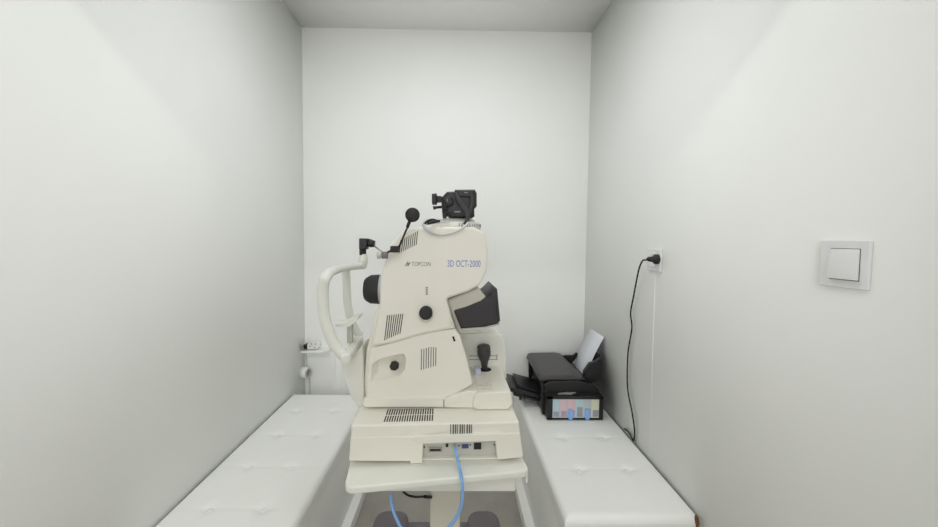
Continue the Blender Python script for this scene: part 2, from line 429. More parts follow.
zcon = max(U(495, 392.2, y=ym - .030).z, U(474, 391.2, y=ym - .014).z)
jb = U(485.5, 369.5, z=zcon)
bm = N(); lathe(bm, (jb.x, jb.y, zcon - .004), (0, 0, 1), [(0, .023), (.0045, .023), (.0050, .020)], 24); obj('joystick_well', bm, 'black_rubber', inst)
bm = N()
jt = Vector((jb.x - .003, jb.y, zcon)); tilt = Vector((-.05, -.02, 1)).normalized()
lathe(bm, jt, tilt, [(-.002, .0115), (.018, .0115), (.032, .0145), (.045, .0200), (.055, .0235), (.066, .0242), (.078, .0232), (.084, .0238), (.089, .021), (.0925, .013), (.093, .003)], 24)
obj('joystick', bm, 'joystick_grey', inst)
bm = N(); p = U(477.6, 373.6, z=zcon); box(bm, (p.x - .010, p.y - .014, zcon - .003), (p.x + .010, p.y + .018, zcon + .022), .002); obj('console_button', bm, 'blue_key', inst, label='pale blue console key')
bm = N()                                  # faint printed legends round the console keys
for (px_, py_, w_) in ((487, 383, 4), (485, 385.5, 13), (492, 384.2, 6), (487, 389.2, 11), (495, 388.5, 3), (490, 380.5, 3)):
    p = U(px_, py_, z=zcon); box(bm, (p.x - w_ / 600, p.y - .0016, zcon - .001), (p.x + w_ / 600, p.y + .0016, zcon + .0003))
obj('key_legend', bm, 'legend', cons)
# lower cover of the body with the recessed knob pocket
yc = ym - .004; yu = ym - .014
def with_hole(outer, hole, y0, depth, rim, y_back):
    """front shell facing the camera: rounded outer edge, a pocket with sloped sides"""
    bm = N()
    o = [Vector(p) for p in outer]
    if area2(o) < 0: o.reverse()
    h = [Vector(p) for p in hole]
    if area2(h) < 0: h.reverse()
    rings = []
    for k in range(4):
        a = k / 3 * math.pi / 2
        rings.append([bm.verts.new((p.x, y0 + rim * (1 - math.cos(a)), p.y)) for p in offset(o, rim * (1 - math.sin(a)) + 1e-6)])
    rings.append([bm.verts.new((p.x, y_back, p.y)) for p in o])
    for A, B in zip(rings, rings[1:]):
        for i in range(len(A)):
            j = (i + 1) % len(A); f = bm.faces.new((A[i], A[j], B[j], B[i])); f.smooth = True
    H = [bm.verts.new((p.x, y0, p.y)) for p in h]
    H1 = [bm.verts.new((p.x, y0 + .004, p.y)) for p in offset(h, .0015)]
    cx_ = sum((p for p in h), Vector((0, 0))) / len(h)
    H2 = [bm.verts.new((p.x, y0 + depth, p.y)) for p in (cx_ + (q - cx_) * .66 + Vector((-.004, .003)) for q in h)]
    eds = []
    for R in (rings[0], H):
        for i in range(len(R)):
            e_ = bm.edges.get((R[i], R[(i + 1) % len(R)])) or bm.edges.new((R[i], R[(i + 1) % len(R)])); eds.append(e_)
    bmesh.ops.triangle_fill(bm, use_beauty=True, edges=eds)
    for A, B in ((H, H1), (H1, H2)):
        for i in range(len(A)):
            j = (i + 1) % len(A); f = bm.faces.new((A[i], A[j], B[j], B[i])); f.smooth = True
    bm.faces.new(H2); bm.faces.new(rings[-1]); return bm
lower = [(366.5, 398.3, .008), (367, 375, .02), (370.4, 348.6, .008), (393.5, 342, .05), (420, 334.2, .05), (440, 330.2, .05), (455, 329, .006), (460, 336, .02), (466.5, 357, .05), (471, 376, .03), (472.6, 384.5, .008), (465, 389.3, .03), (444, 399.8, .05), (434.5, 402.4, .04), (405, 402.8, .08)]
pocket = [(371.6, 364, .01), (380, 358.8, .02), (393, 355.3, .02), (404.2, 353.2, .010), (406.2, 359, .01), (405.4, 369.5, .018), (399, 376.8, .02), (385, 380.4, .02), (371.0, 383.4, .004)]
bm = with_hole(pxo(lower, yc, 0, 5), pxo(pocket, yc, 0, 5), yc, .034, .006, ym + .05)
lowc = obj('lower_cover', bm, 'cream', inst)
# body core behind the cover and the head above it
bm = N()
prism(bm, pxo([(365, 400, .01), (364, 380, .02), (365.8, 352, .03), (371, 330, .04), (376, 308, .02), (449, 308, .01), (457, 331, .03), (465, 355, .03), (470, 384, .01)], ym + .046, 0, 6), 'y', ym + .046, 1.36, .012, 5)
obj('body_core', bm, 'cream', inst)
bm = N()
prism(bm, pxo([(371.6, 347.6, .012), (373, 337, .03), (376, 325, .04), (379.5, 303, .02), (380, 280, .03), (384, 262, .04), (391, 244, .04), (400, 232.5, .03), (412, 227.6, .02), (440, 226.4, .02), (474, 227, .02), (485, 232.5, .02), (488.5, 250, .03), (487, 272, .03), (480, 285, .02), (468, 292, .03), (446.5, 299, .012), (451, 316, .04), (455.2, 328.6, .004), (440, 331.2, .05), (420, 335.2, .05), (393.5, 343, .05)], yu, 0, 6), 'y', yu, 1.36, .010, 5)
body = obj('upper_cover', bm, 'cream', inst)
bm = N(); prism(bm, pxo([(447, 300, .01), (478, 288, .012), (489, 300, .01), (480, 333, .01), (458, 334, .01)], ym + .05, 0, 4), 'y', ym + .05, 1.30, .008); obj('screen_arm', bm, 'cream_dim', inst)  # rear column in shade, its shade put into the darker cream
# far side housing behind the joystick
bm = N(); prism(bm, pxo([(452, 378), (452, 333.5, .01), (478, 332.4, .02), (500, 333, .05), (506, 341, .03), (507, 356, .03), (507, 379)], 1.28, 0, 6), 'y', 1.28, 1.42, .012, 4)
fh = obj('rear_housing', bm, 'cream_white', inst)
bm = N()
for py_ in (355.8, 359.4):
    p, q = U(469, py_ - .3, y=1.28), U(497, py_ + .3, y=1.28); box(bm, (p.x, 1.2792, q.z), (q.x, 1.283, p.z))
p, q = U(496.4, 354.5, y=1.28), U(497.3, 360, y=1.28); box(bm, (p.x, 1.2792, q.z), (q.x, 1.283, p.z))
obj('housing_seam', bm, 'seam', fh)
# knobs and slits on the side
bm = N(); p = U(425.7, 313.6, y=ym - .022); lathe(bm, (p.x, yu + .002, p.z - .004), (0, -1, 0), [(0, .0235), (.006, .0235), (.008, .0215), (.012, .0205)], 28); obj('knob_shadow_collar', bm, 'cream_dim', inst)  # dim collar set low, standing in for the shadow under the knob
bm = N(); p = U(425.7, 313.6, y=yu - .03); lathe(bm, (p.x, yu - .008, p.z), (0, -1, 0), [(0, .020), (.016, .0205), (.021, .019), (.0225, .016), (.0215, .010), (.021, 0.0)], 28); obj('focus_knob', bm, 'black_matte', inst)
bm = N(); p = U(393.4, 366.8, y=yc + .005); lathe(bm, (p.x, yc + .0335, p.z - .003), (-.1, -1, .1), [(0, .014), (.020, .012), (.021, .006)], 20); obj('pocket_collar', bm, 'cream_dim', inst)
bm = N()
prism(bm, pxo([(389.4, 366.5), (391, 363, .002), (395, 362.4, .002), (398.6, 364.5, .002), (398.2, 368.5, .002), (395, 370.8, .002), (391, 370, .002)], yc - .002, .002), 'y', yc - .004, yc + .014, .002); obj('pocket_knob', bm, 'black_matte', inst)
def slits(name, cols, slope, m='dark_slit', y=None, w=.0030, parent=inst):
    """slanted slits: each col is (xtop, ytop, xbottom, ybottom) in the picture on the face at y"""
    bm = N()
    for x0, y0, x1, y1 in cols:
        a, b = U(x0, y0, y=y), U(x1, y1, y=y)
        o = [Vector((a.x, a.z)), Vector((a.x + w, a.z)), Vector((b.x + w, b.z)), Vector((b.x, b.z))]
        prism(bm, o, 'y', y - .0006, y + .002)
    return obj(name, bm, m, parent)
slits('side_vent', [(387.2 + i * 2.18, 315.2 - i * .22, 384.2 + i * 2.18, 340.2 - i * .95) for i in range(8)], 0, y=yu, w=.0028, parent=body)
slits('cover_vent', [(421.2 + i * 2.4, 349.3 - (.7 * i if i < 4 else 2.2 - (i - 4) * .2), 420.9 + i * 2.4, 370 - i * .7) for i in range(7)], 0, y=yc, w=.0022, parent=lowc)
slits('head_vent', [(400.4 + i * 2.1, 240 - i * 1.1, 399 + i * 2.1, 253 - i * 1.0) for i in range(9)], 0, y=yu, w=.0024, parent=body)
bm = N(); prism(bm, pxo([(452, 336.6), (454, 336.2), (455.6, 341), (453.8, 341.6)], yc, .001), 'y', yc - .0012, yc + .004, .0004); obj('latch', bm, 'black', lowc)
text_part('maker_logo', 'TOPCON', body, 'text_grey', (411.5, 261.8), (430.5, 266.2), yu)
bm = N()
for tri in (((404.5, 266.2), (407.6, 261.4), (408.6, 261.4), (405.8, 266.2)), ((407.2, 263.2), (410.8, 262.2), (408.4, 266.2), (407.2, 266.2))):
    prism(bm, pxo(list(tri), yu), 'y', yu - .0005, yu + .001)
obj('logo_mark', bm, 'text_grey', body)
text_part('model_lettering', '3D OCT-2000', body, 'text_blue', (447.5, 260.2), (480.5, 267.0), yu)
bm = N()
for k in range(4):
    p, q = U(425.7, 287 + k * 2.1, y=yu), U(427.9, 288.4 + k * 2.1, y=yu); box(bm, (p.x, yu - .0005, q.z), (q.x, yu + .001, p.z))
obj('marking', bm, 'text_grey', body)
# objective lens facing the patient
p = U(373, 289.2, y=1.20)
bm = N(); lathe(bm, (U(365, 289, y=1.2).x, 1.2, p.z), (1, 0, 0), [(-.002, .020), (0, .034), (.004, .039), (.02, .0485), (.045, .0500), (.052, .0500)], 36); lens = obj('objective', bm, 'black_matte', inst)
bm = N(); lathe(bm, (U(376.4, 289, y=1.2).x, 1.2, p.z), (1, 0, 0), [(0, .0495), (.018, .0495), (.05, .048)], 36); obj('lens_ring', bm, 'lens_grey', inst)
# control screen seen from its side, tilted
bm = N()
yo = 1.115
prism(bm, pxo([(454, 311.4, .004), (467, 307.6, .03), (481, 301.8, .03), (490, 295, .02), (497.2, 287.5, .004), (500.4, 321.4, .008), (497, 324, .006), (485, 326.6, .05), (461, 328.6, .004)], yo), 'y', yo, 1.32, .004)
scr = obj('control_screen', bm, 'screen_black', inst)
bm = N(); prism(bm, pxo([(495.2, 300), (496.2, 299), (498.2, 320), (497.0, 320.5)], yo), 'y', yo - .0012, yo + .001); obj('screen_seam', bm, 'black', scr)
bm = N(); p = U(491.3, 293.6, y=yo); lathe(bm, (p.x, yo + .001, p.z), (0, -1, 0), [(0, .0035), (.003, .0035), (.0035, .002)], 14); obj('screen_screw', bm, 'black', scr)
bm = N(); prism(bm, pxo([(461, 328.7), (485, 326.9), (499, 323.6), (500, 324.6), (486, 329.0), (462, 331.2)], yo + .003, .001), 'y', yo + .003, 1.32, .001); obj('screen_frame', bm, 'knob_grey', scr)
# chin rest
ych0, ych1 = 1.10, 1.30
chin = None
near = [U(*q, y=ych0) for q in ((345, 357), (337.5, 349), (332, 340), (328, 329), (325, 319), (323.4, 308), (322.8, 296), (323.2, 286), (325.2, 278.5))]
zb_ = U(330, 273, y=ych0).z
near += [U(330, 272.6, y=ych0 + .03), U(338, 269.6, y=1.19), U(350, 267, y=1.32), U(361.5, 265.8, y=1.43)]
rr = [.016] * 9 + [.015, .013, .0125, .014]
bm = N(); tube(bm, near, [.014] * 9 + [.014, .013, .0125, .015], 14, rx=[.0175] * 9 + [.016, .0125, .0125, .015]); chin = obj('chin_rest_post', bm, 'cream_white', inst, label='near post curving into the head bar')
bm = N(); tube(bm, [U(*q, y=ych1) for q in ((345.5, 266), (346.4, 278), (346.8, 290), (347.6, 303), (349.5, 314), (353, 325), (360, 336))], .013, 14, rx=.0145); obj('chin_rest_post', bm, 'cream_white', inst)
bm = N(); p0, p1 = U(341, 354, y=1.08), U(361, 335, y=1.32)
zq = p0.z; cc = [U(*q, z=zq) for q in ((339.5, 356.5), (350.5, 355), (364.2, 336), (354, 337))]
prism(bm, fillet([(c.x, c.y) for c in cc], .014, 5), 'z', zq - .026, zq + .003, .006); obj('chin_rest_bar', bm, 'cream_white', inst)
bm = N(); cz = U(350, 345, y=1.2).z
cx = U(350.5, 340, y=1.2).x
prism(bm, rect(cx - .010, 1.19, cx + .008, 1.212, .004), 'z', p0.z, U(350, 325, y=1.2).z, .001); obj('chin_cup_stem', bm, 'knob_grey', inst)
bm = N()
prism(bm, pxo([(334.5, 324.6, .003), (345, 323.0, .01), (351, 318.2, .01), (358.8, 316.8, .003), (356.5, 321, .01), (349, 327.4, .01), (335, 327.4, .003)], 1.16), 'y', 1.165, 1.225, .0012); obj('chin_cup', bm, 'cream_white', inst)
bm = N()
prism(bm, pxo([(340.5, 357, .01), (350, 356, .01), (357, 352, .01), (362.5, 345, .004), (363.4, 360, .05), (364, 385, .03), (365, 409, .01), (358, 408, .01), (350, 396, .05), (344, 381, .08), (341.2, 366, .05)], 1.15, 0, 5), 'y', 1.15, 1.25, .008, 4); obj('chin_rest_arm', bm, 'cream_white', inst)
# external fixation lamp on the end of the head bar
e0 = U(363, 264, y=1.43)
bm = N(); tube(bm, [e0 + Vector((-.006, 0, -.01)), U(363.5, 260, y=1.42), U(363.5, 254, y=1.42)], [.020, .018, .013], 14); lj = obj('fixation_lamp_joint', bm, 'cream_white', inst)
bm = N(); tube(bm, [U(362.8, 255, y=1.42), U(362.8, 249, y=1.42)], .0135, 14, False); box(bm, tuple(U(358.8, 249.5, y=1.40)), tuple(U(369, 238.4, y=1.44)), .004)
tube(bm, [U(367, 242.5, y=1.42), U(371.5, 243.5, y=1.42), U(374.8, 244, y=1.42)], [.017, .016, .013], 14, False); obj('fixation_lamp_clamp', bm, 'black', inst)
yx = 1.045
bm = N(); tube(bm, [U(373.6, 245.3, y=1.42), U(379, 249.6, y=1.22), U(384.5, 253.6, y=yx)], .0032, 8, False); obj('fixation_lamp_arm', bm, 'silver', inst)
bm = N(); tube(bm, [U(377.2, 255.6, y=yx), U(382.4, 255.3, y=yx)], .0095, 14, False); obj('fixation_lamp_elbow', bm, 'knob_grey', inst)
bm = N(); tube(bm, [U(382, 255.3, y=yx), U(387.6, 255, y=yx)], .0105, 14, False); obj('fixation_lamp_knob', bm, 'base_mauve', inst)
bm = N(); tube(bm, [U(386, 253.4, y=yx), U(392, 250, y=yx)], .0032, 8, False); a, b = U(390.6, 252.4, y=yx), U(398.8, 246, y=yx); box(bm, (a.x, yx - .010, a.z), (b.x, yx + .012, b.z), .003); obj('fixation_lamp_block', bm, 'black_matte', inst)
bm = N()
tube(bm, [U(398.2, 249, y=yx), U(403.5, 236.5, y=yx), U(408.6, 224.5, y=yx)], .0030, 8, False); tube(bm, [U(407.2, 227.6, y=yx), U(409.8, 220.8, y=yx)], .0050, 10, False); obj('fixation_lamp_stem', bm, 'black', inst)
bm = N(); p = U(412.3, 215, y=yx); lathe(bm, (p.x, yx + .005, p.z), (.1, -1, 0), [(0, .014), (.003, .0205), (.010, .0215), (.013, .020), (.0135, .0)], 28); obj('fixation_lamp_head', bm, 'black_matte', inst)
# camera mount on top of the head
zh = U(440, 226.4, y=ym).z
bm = N(); lathe(bm, (U(456, 222, y=1.2).x, 1.2, zh - .006), (0, 0, 1), [(0, .084), (.020, .084), (.024, .080), (.026, .066), (.034, .062), (.0362, .045)], 40); mount = obj('camera_mount', bm, 'cream_white', inst)
bm = N()
for k in range(26):
    an = math.radians(-85 + k * 6.4); c_ = Vector((U(456, 222, y=1.2).x, 1.2, zh))
    x_, y_ = c_.x + math.cos(an) * .0837, 1.2 + math.sin(an) * .0837
    if -85 + k * 6.4 < 4: box(bm, (x_ - .0010, y_ - .0010, zh + .002), (x_ + .0010, y_ + .0010, zh + .012))
obj('mount_rib', bm, 'dark_slit', mount)

# ------------------------------------------------------------------ still camera on top
zc = zh + .031
yk = 1.13
kam = thing('still_camera', 'black digital still camera mounted pointing down on top of the instrument', 'camera', (U(458, 217, y=1.2).x, 1.2, zc - .001))
bm = N()
prism(bm, pxo([(441, 198, .006), (447, 191.4, .008), (454.5, 191.2, .003), (455, 189.3, .002), (475, 189.2, .003), (477, 193, .003), (477, 206, .004), (474.4, 209, .003), (474.8, 216.8, .004), (451, 217.4, .004), (447.5, 213.5, .004), (446.5, 216.4, .003), (442.6, 216.4, .003)], yk, 0, 4), 'y', yk, 1.26, .008, 3); obj('camera_body', bm, 'body_dark', kam)
bm = N(); prism(bm, pxo([(431.8, 193.6), (436.8, 193.2), (436.8, 203.8), (431.8, 203.8)], 1.165, .003), 'y', 1.165, 1.215, .004); prism(bm, pxo([(436.2, 195.5), (441.8, 196), (441.8, 201.5), (436.2, 202)], 1.172, .001), 'y', 1.172, 1.208, .003); obj('viewfinder', bm, 'body_dark', kam)
bm = N(); tube(bm, [U(433.2, 208, y=1.15), U(437, 207.4, y=1.15), U(443, 206.8, y=1.15)], [.0065, .0045, .004], 10, False); obj('lever', bm, 'black', kam)
bm = N(); prism(bm, pxo([(449, 211), (473, 211), (473, 216.6), (452, 216.6)], yk - .006, .004), 'y', yk - .006, yk + .01, .003); obj('camera_grip', bm, 'black_matte', kam)
bm = N(); prism(bm, pxo([(455.5, 190.2), (474, 190.2), (473, 197.5), (459, 196.5)], yk - .006, .003), 'y', yk - .006, yk + .01, .003); obj('prism_housing', bm, 'body_dark', kam)
bm = N(); p = U(449, 202, y=yk); lathe(bm, (p.x, yk + .002, p.z), (0, -1, 0), [(0, .016), (.006, .016), (.008, .013), (.008, 0)], 22); lathe(bm, (U(446, 209, y=yk).x, yk + .002, U(446, 209, y=yk).z), (0, -1, 0), [(0, .008), (.006, .008), (.007, .0)], 16); obj('dial', bm, 'black', kam)
bm = N(); tube(bm, [U(455.5, 192.5, y=yk - .012), U(459, 200, y=yk - .016), U(463, 206, y=yk - .014), U(467, 211.5, y=yk - .012), U(467.5, 219, y=yk - .012), U(465, 224.4, y=yk - .02)], [.003] * 6, 10, rx=[.005, .008, .0095, .008, .007, .007]); tube(bm, [U(471.5, 195, y=yk - .01), U(471.5, 205, y=yk - .014), U(469.5, 212, y=yk - .012), U(467.6, 218, y=yk - .010)], .0028, 8, rx=.0055); obj('strap', bm, 'strap', kam)
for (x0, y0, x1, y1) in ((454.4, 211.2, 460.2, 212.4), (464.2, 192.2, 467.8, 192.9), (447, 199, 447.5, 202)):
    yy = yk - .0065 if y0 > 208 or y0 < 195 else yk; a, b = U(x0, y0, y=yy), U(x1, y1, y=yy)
    bm = N(); box(bm, (a.x, yy - .0008 - (.008 if x0 < 448 else 0), b.z), (b.x, yy + .002, a.z)); obj('camera_marking', bm, 'mid_grey', kam)
# pale loop of cable with a black plug
lp = thing('camera_cable', 'pale looped cable with a black plug, lying on the head below the black camera', 'cable', tuple(U(440, 226, y=1.09)))
ylp = 1.060
bm = N()
tube(bm, [U(468.5, 222.5, y=1.075), U(464.5, 226.5, y=1.064), U(458, 230.6, y=ylp), U(450, 233.2, y=ylp), U(441, 234.6, y=ylp), U(432.5, 233.6, y=ylp), U(426, 229.8, y=ylp), U(423.4, 225.4, y=ylp), U(425, 221.6, y=ylp), U(430, 219.2, y=ylp + .01), U(436, 221, y=ylp + .02)], .0036, 8)
tube(bm, [U(440, 234.6, y=ylp - .004), U(432, 232.2, y=ylp - .004), U(426, 228.4, y=ylp - .004), U(425, 224.4, y=ylp - .003), U(430, 222.6, y=ylp + .004), U(440, 222.6, y=ylp + .012), U(449, 221.4, y=1.11)], .0034, 8)
obj('cord', bm, 'grey_cable', lp)
bm = N(); tube(bm, [U(424.6, 223.8, y=ylp - .004), U(427.5, 221, y=ylp - .003), U(432, 219.6, y=ylp), U(436.5, 220.4, y=ylp + .006)], .0034, 8); tube(bm, [U(427, 223.8, y=ylp - .006), U(431.5, 222.4, y=ylp - .004), U(435, 221.6, y=ylp), U(440, 220.9, y=ylp + .008)], [.004, .0055, .0055, .003], 8); obj('plug', bm, 'black', lp, label='black plug')

# ------------------------------------------------------------------ blue data cable, black cord under the table
bc = thing('data_cable', 'light blue data cable hanging in a loop from the instrument sockets over the table edge', 'cable', tuple(U(455, 449, y=.99)))
ed_ = U(461.4, 477.2, z=ZT + .006)
pts = [U(454.6, 446.6, y=yf + .010), U(455.2, 449.5, y=yf - .012), U(456.4, 454, y=yf - .030), U(458.0, 461, z=ZT + .020), U(459.8, 469, z=ZT + .006), ed_, U(462.2, 481.5, y=ed_.y - .012)]
pts += [U(px_, py_, y=ed_.y - dd) for px_, py_, dd in ((462.5, 489, .012), (462.4, 498, .010), (460.8, 507, .006), (457, 516, 0), (450, 526, -.005), (438, 537, -.012), (420, 542, -.025), (406, 535, -.04), (397.5, 521, -.06), (393.2, 510, -.075), (391.2, 500, -.085), (391, 494, -.09))]
bm = N(); tube(bm, pts, .0044, 10); obj('cord', bm, 'blue_cable', bc)
bm = N(); a = pts[0]; box(bm, (a.x - .0055, .985, a.z - .005), (a.x + .0055, 1.012, a.z + .004), .0015); obj('plug', bm, 'grey_cable', bc, label='pale plug')
FRAME = None
bm = N(); tube(bm, [U(403, 491, y=1.03), U(405, 493.2, y=1.03), U(409, 495.6, y=1.04), U(416, 496.8, y=1.06), U(423, 496.6, y=1.09), U(428.5, 497, y=1.125)], .0032, 8); cdk = bm
tube(cdk, [U(424.5, 496.6, y=1.09), U(431, 497.2, y=1.128)], .0048, 8, False)
obj('power_cable', cdk, 'black_rubber', label='short black cable running under the table to its column', cat='cable')

# ------------------------------------------------------------------ ink tank printer
DX = .041
def pf(pts, rad=.01, seg=4): return fillet([(p[0] + DX, ZB + (p[1] - ZB) * 1.05) + tuple(p[2:]) for p in pts], rad, seg)
pr = thing('inkjet_printer', 'black inkjet printer with a side ink tank, standing on the right bench', 'printer', (.56, 1.85, ZB))
zb = ZB
bm = N()
prism(bm, pf([(.395, zb + .004), (.665, zb + .004), (.672, zb + .09), (.655, zb + .135), (.600, zb + .168), (.57, zb + .178), (.43, zb + .172), (.43, zb + .13), (.44, zb + .06), (.395, zb + .05)], .006, 4), 'y', 1.715, 2.015, .006); pb = obj('printer_body', bm, 'printer_black', pr)
bm = N()
prism(bm, pf([(.377, zb + .162, .004), (.384, zb + .187, .008), (.40, zb + .1925, .01), (.54, zb + .1965, .02), (.575, zb + .192, .02), (.60, zb + .172, .006), (.59, zb + .168, .004), (.42, zb + .166, .006)], .006, 4), 'y', 1.676, 2.02, .007); obj('lid', bm, 'printer_grey', pr, label='dark grey lid')
for y_ in (1.690, 1.985):
    bm = N(); prism(bm, pf([(.384, zb + .165), (.40, zb + .165), (.415, zb + .10), (.40, zb + .03), (.39, zb + .02), (.388, zb + .10)], .004), 'y', y_, y_ + .016, .003); obj('front_cheek', bm, 'printer_black', pr)
bm = N(); p, q = U(541.5, 381, y=1.703), U(544.5, 386.5, y=1.703); prism(bm, [Vector((p.x, p.z)), Vector((p.x + .006, p.z)), Vector((q.x + .006, q.z)), Vector((q.x, q.z))], 'y', 1.702, 1.706); obj('front_trim', bm, 'silver', pr)
bm = N(); prism(bm, pf([(.395, zb + .150), (.42, zb + .166), (.57, zb + .170), (.64, zb + .152), (.672, zb + .115), (.672, zb + .02), (.405, zb + .02)], .014, 5), 'y', 1.668, 1.720, .006); obj('side_cover', bm, 'black', pr)
# output trays, sloping up towards the instrument
def slab(bm, x0, z0, x1, z1, th, y0, y1, r=.002):
    dx, dz = x1 - x0, z1 - z0; L = math.hypot(dx, dz); nx_, nz_ = -dz / L * th, dx / L * th
    if nz_ < 0: nx_, nz_ = -nx_, -nz_
    prism(bm, pf([(x0, z0), (x1, z1), (x1 - nx_, z1 - nz_), (x0 - nx_, z0 - nz_)], r, 3), 'y', y0, y1, r, 2)
bm = N(); slab(bm, .425, zb + .060, .250, zb + .100, .022, 1.76, 1.95); tr = obj('output_tray', bm, 'printer_black', pr)
bm = N(); slab(bm, .41, zb + .076, .286, zb + .108, .014, 1.775, 1.935); slab(bm, .33, zb + .0985, .30, zb + .106, .005, 1.80, 1.91); obj('tray_extension', bm, 'black', tr)
bm = N(); slab(bm, .40, zb + .040, .265, zb + .072, .012, 1.757, 1.80); box(bm, (.292 + DX, 1.752, zb + .042), (.306 + DX, 1.765, zb + .072), .003); box(bm, (.312 + DX, 1.752, zb + .038), (.321 + DX, 1.765, zb + .066), .003); obj('tray_support', bm, 'printer_black', tr)
bm = N(); prism(bm, pf([(.402, zb + .165), (.432, zb + .165), (.432, zb + .02), (.418, zb + .02)], .002), 'y', 1.70, 2.005, .002); obj('front_panel', bm, 'black', pr)
bm = N(); prism(bm, pf([(.384, zb + .10), (.40, zb + .10), (.41, zb + .02), (.40, zb + .003), (.388, zb + .01)], .006), 'y', 1.675, 1.70, .004); obj('hinge_cheek', bm, 'black', pr)
# ink tank in front
yt = 1.635
tp = lambda px_, py_: U(px_, py_, y=yt)
bm = N()
P0, P1 = tp(546.8, 420.3), tp(602.7, 396)
prism(bm, fillet([(P0.x, zb + .002), (P1.x, zb + .002), (P1.x + .0, P1.z), (P0.x - .001, P1.z)], .003), 'y', yt, 1.71, .003); tank = obj('ink_tank', bm, 'printer_black', pr)
bm = N()
def frame_bar(x0, y0, x1, y1):
    a, b = tp(x0, y0), tp(x1, y1); box(bm, (a.x, yt - .004, b.z), (b.x, yt + .003, a.z), .0012)
frame_bar(547, 396, 602.7, 399.2); frame_bar(547, 417.6, 602.7, 419.4); frame_bar(547, 396, 552.2, 419.4); frame_bar(599.2, 396, 602.7, 419.4)
obj('tank_frame', bm, 'black', tank)
ink = ['ink_cyan', 'ink_pink', 'ink_rose', 'ink_light', 'ink_grey', 'ink_yellow']
ex = [552, 560, 567.9, 575.8, 583.6, 591.5, 599.4]; lev = [411.5, 411, 410, 407, 408.5, 410]
for k in range(6):
    a, b = tp(ex[k], 399.0), tp(ex[k + 1] - .5, 418)
    bm = N(); box(bm, (a.x, yt - .0012, b.z), (b.x, yt + .002, a.z), .0004); obj('ink_window', bm, ink[k], tank)
    a, b = tp(ex[k] + 1.2, lev[k]), tp(ex[k + 1] - 1.2, 416.6)
    bm = N(); box(bm, (a.x, yt - .0018, b.z), (b.x, yt + .001, a.z), .0003); obj('ink_level', bm, 'ink_level_grey' if k in (0, 3, 5) else 'ink_level_mauve', tank)
for cxp in (570.3, 587.0):
    o = []
    for (dx, py_) in ((-1.6, 408.5), (1.6, 408.5), (2.4, 412), (2.6, 417), (1.5, 418.6), (1.4, 419.8), (-1.4, 419.8), (-1.5, 418.6), (-2.6, 417), (-2.4, 412)):
        q = tp(cxp + dx, py_); o.append((q.x, q.z))
    bm = N(); prism(bm, fillet(o, .002), 'y', yt - .006, yt - .0015, .0006); obj('blue_tab', bm, 'blue_tab', tank, label='blue tab')
bm = N(); prism(bm, fillet([(.497, 1.652), (.56, 1.648), (.60, 1.67), (.57, 1.674), (.51, 1.66)], .004), 'z', P1.z - .001, P1.z + .004, .001); obj('tank_clip', bm, 'mid_grey', tank, label='grey clip')
# rear paper support
yn, yfar = 1.78, 1.96
q0, q1 = U(604.6, 337, y=yn), U(590.5, 328.5, y=yfar); xp1, zp1 = (q0.x + q1.x) / 2, (q0.z + q1.z) / 2
q0 = U(576, 364, y=yfar); xp0, zp0 = q0.x - .012, q0.z - .02
bm = N(); k_ = .62; q0 = Vector((xp0 + .006, zp0 - .01)); q1 = Vector((xp0 + (xp1 - xp0) * k_ + .004, zp0 + (zp1 - zp0) * k_)); nn_ = Vector((q1.y - q0.y, q0.x - q1.x)).normalized() * .009
prism(bm, fillet([tuple(q0), tuple(q1), tuple(q1 + nn_), tuple(q0 + nn_)], .003, 3), 'y', 1.765, 1.975, .002); sp = obj('paper_support', bm, 'printer_black', pr)
bm = N()
prism(bm, pxo([(583, 382), (584.2, 371.5, .002), (589.6, 363.4, .004), (595.8, 361.6, .006), (602.0, 357.0, .004), (602.8, 363, .004), (602.4, 383, .004)], 1.725, 0, 4), 'y', 1.725, 1.745, .003); obj('feeder_wall', bm, 'printer_black', pr)
bm = N()
prism(bm, pxo([(560, 362), (562, 356), (566.4, 355.4), (573, 355.4, .004), (577, 352.5, .002), (578.2, 355.4, .002), (575, 359.6, .004), (571, 364)], 1.965, .001), 'y', 1.962, 1.978, .002); obj('feeder_arm', bm, 'black', pr)
bm = N()
prism(bm, pxo([(580.5, 356), (582.4, 349.5), (585.2, 344), (587.4, 344.4), (585, 350.4), (583, 357)], 1.968, .001), 'y', 1.964, 1.974, .001); obj('paper_guide', bm, 'black', pr)
# sheet of paper in the feeder
bm = N(); R_ = 12
pv = []
for i in range(R_ + 1):
    t = i / R_
    x = xp0 + (xp1 - xp0) * t - .010 * math.sin(math.pi * t); z = zp0 + (zp1 - zp0) * t
    pv.append((x, z))
A = [[bm.verts.new((x - s, y, z)) for x, z in pv] for y in (yn, yfar) for s in (0.0, .0012)]
for r0, r1 in ((0, 2), (1, 3), (0, 1), (2, 3)):
    for i in range(R_):
        f = bm.faces.new((A[r0][i], A[r0][i + 1], A[r1][i + 1], A[r1][i])); f.smooth = r0 in (0, 1) and r1 in (2, 3)
for i in (0, R_): bm.faces.new((A[0][i], A[1][i], A[3][i], A[2][i]))
obj('paper_sheet', bm, 'paper', label='white sheet of paper leaning in the rear feeder of the black printer', cat='paper')

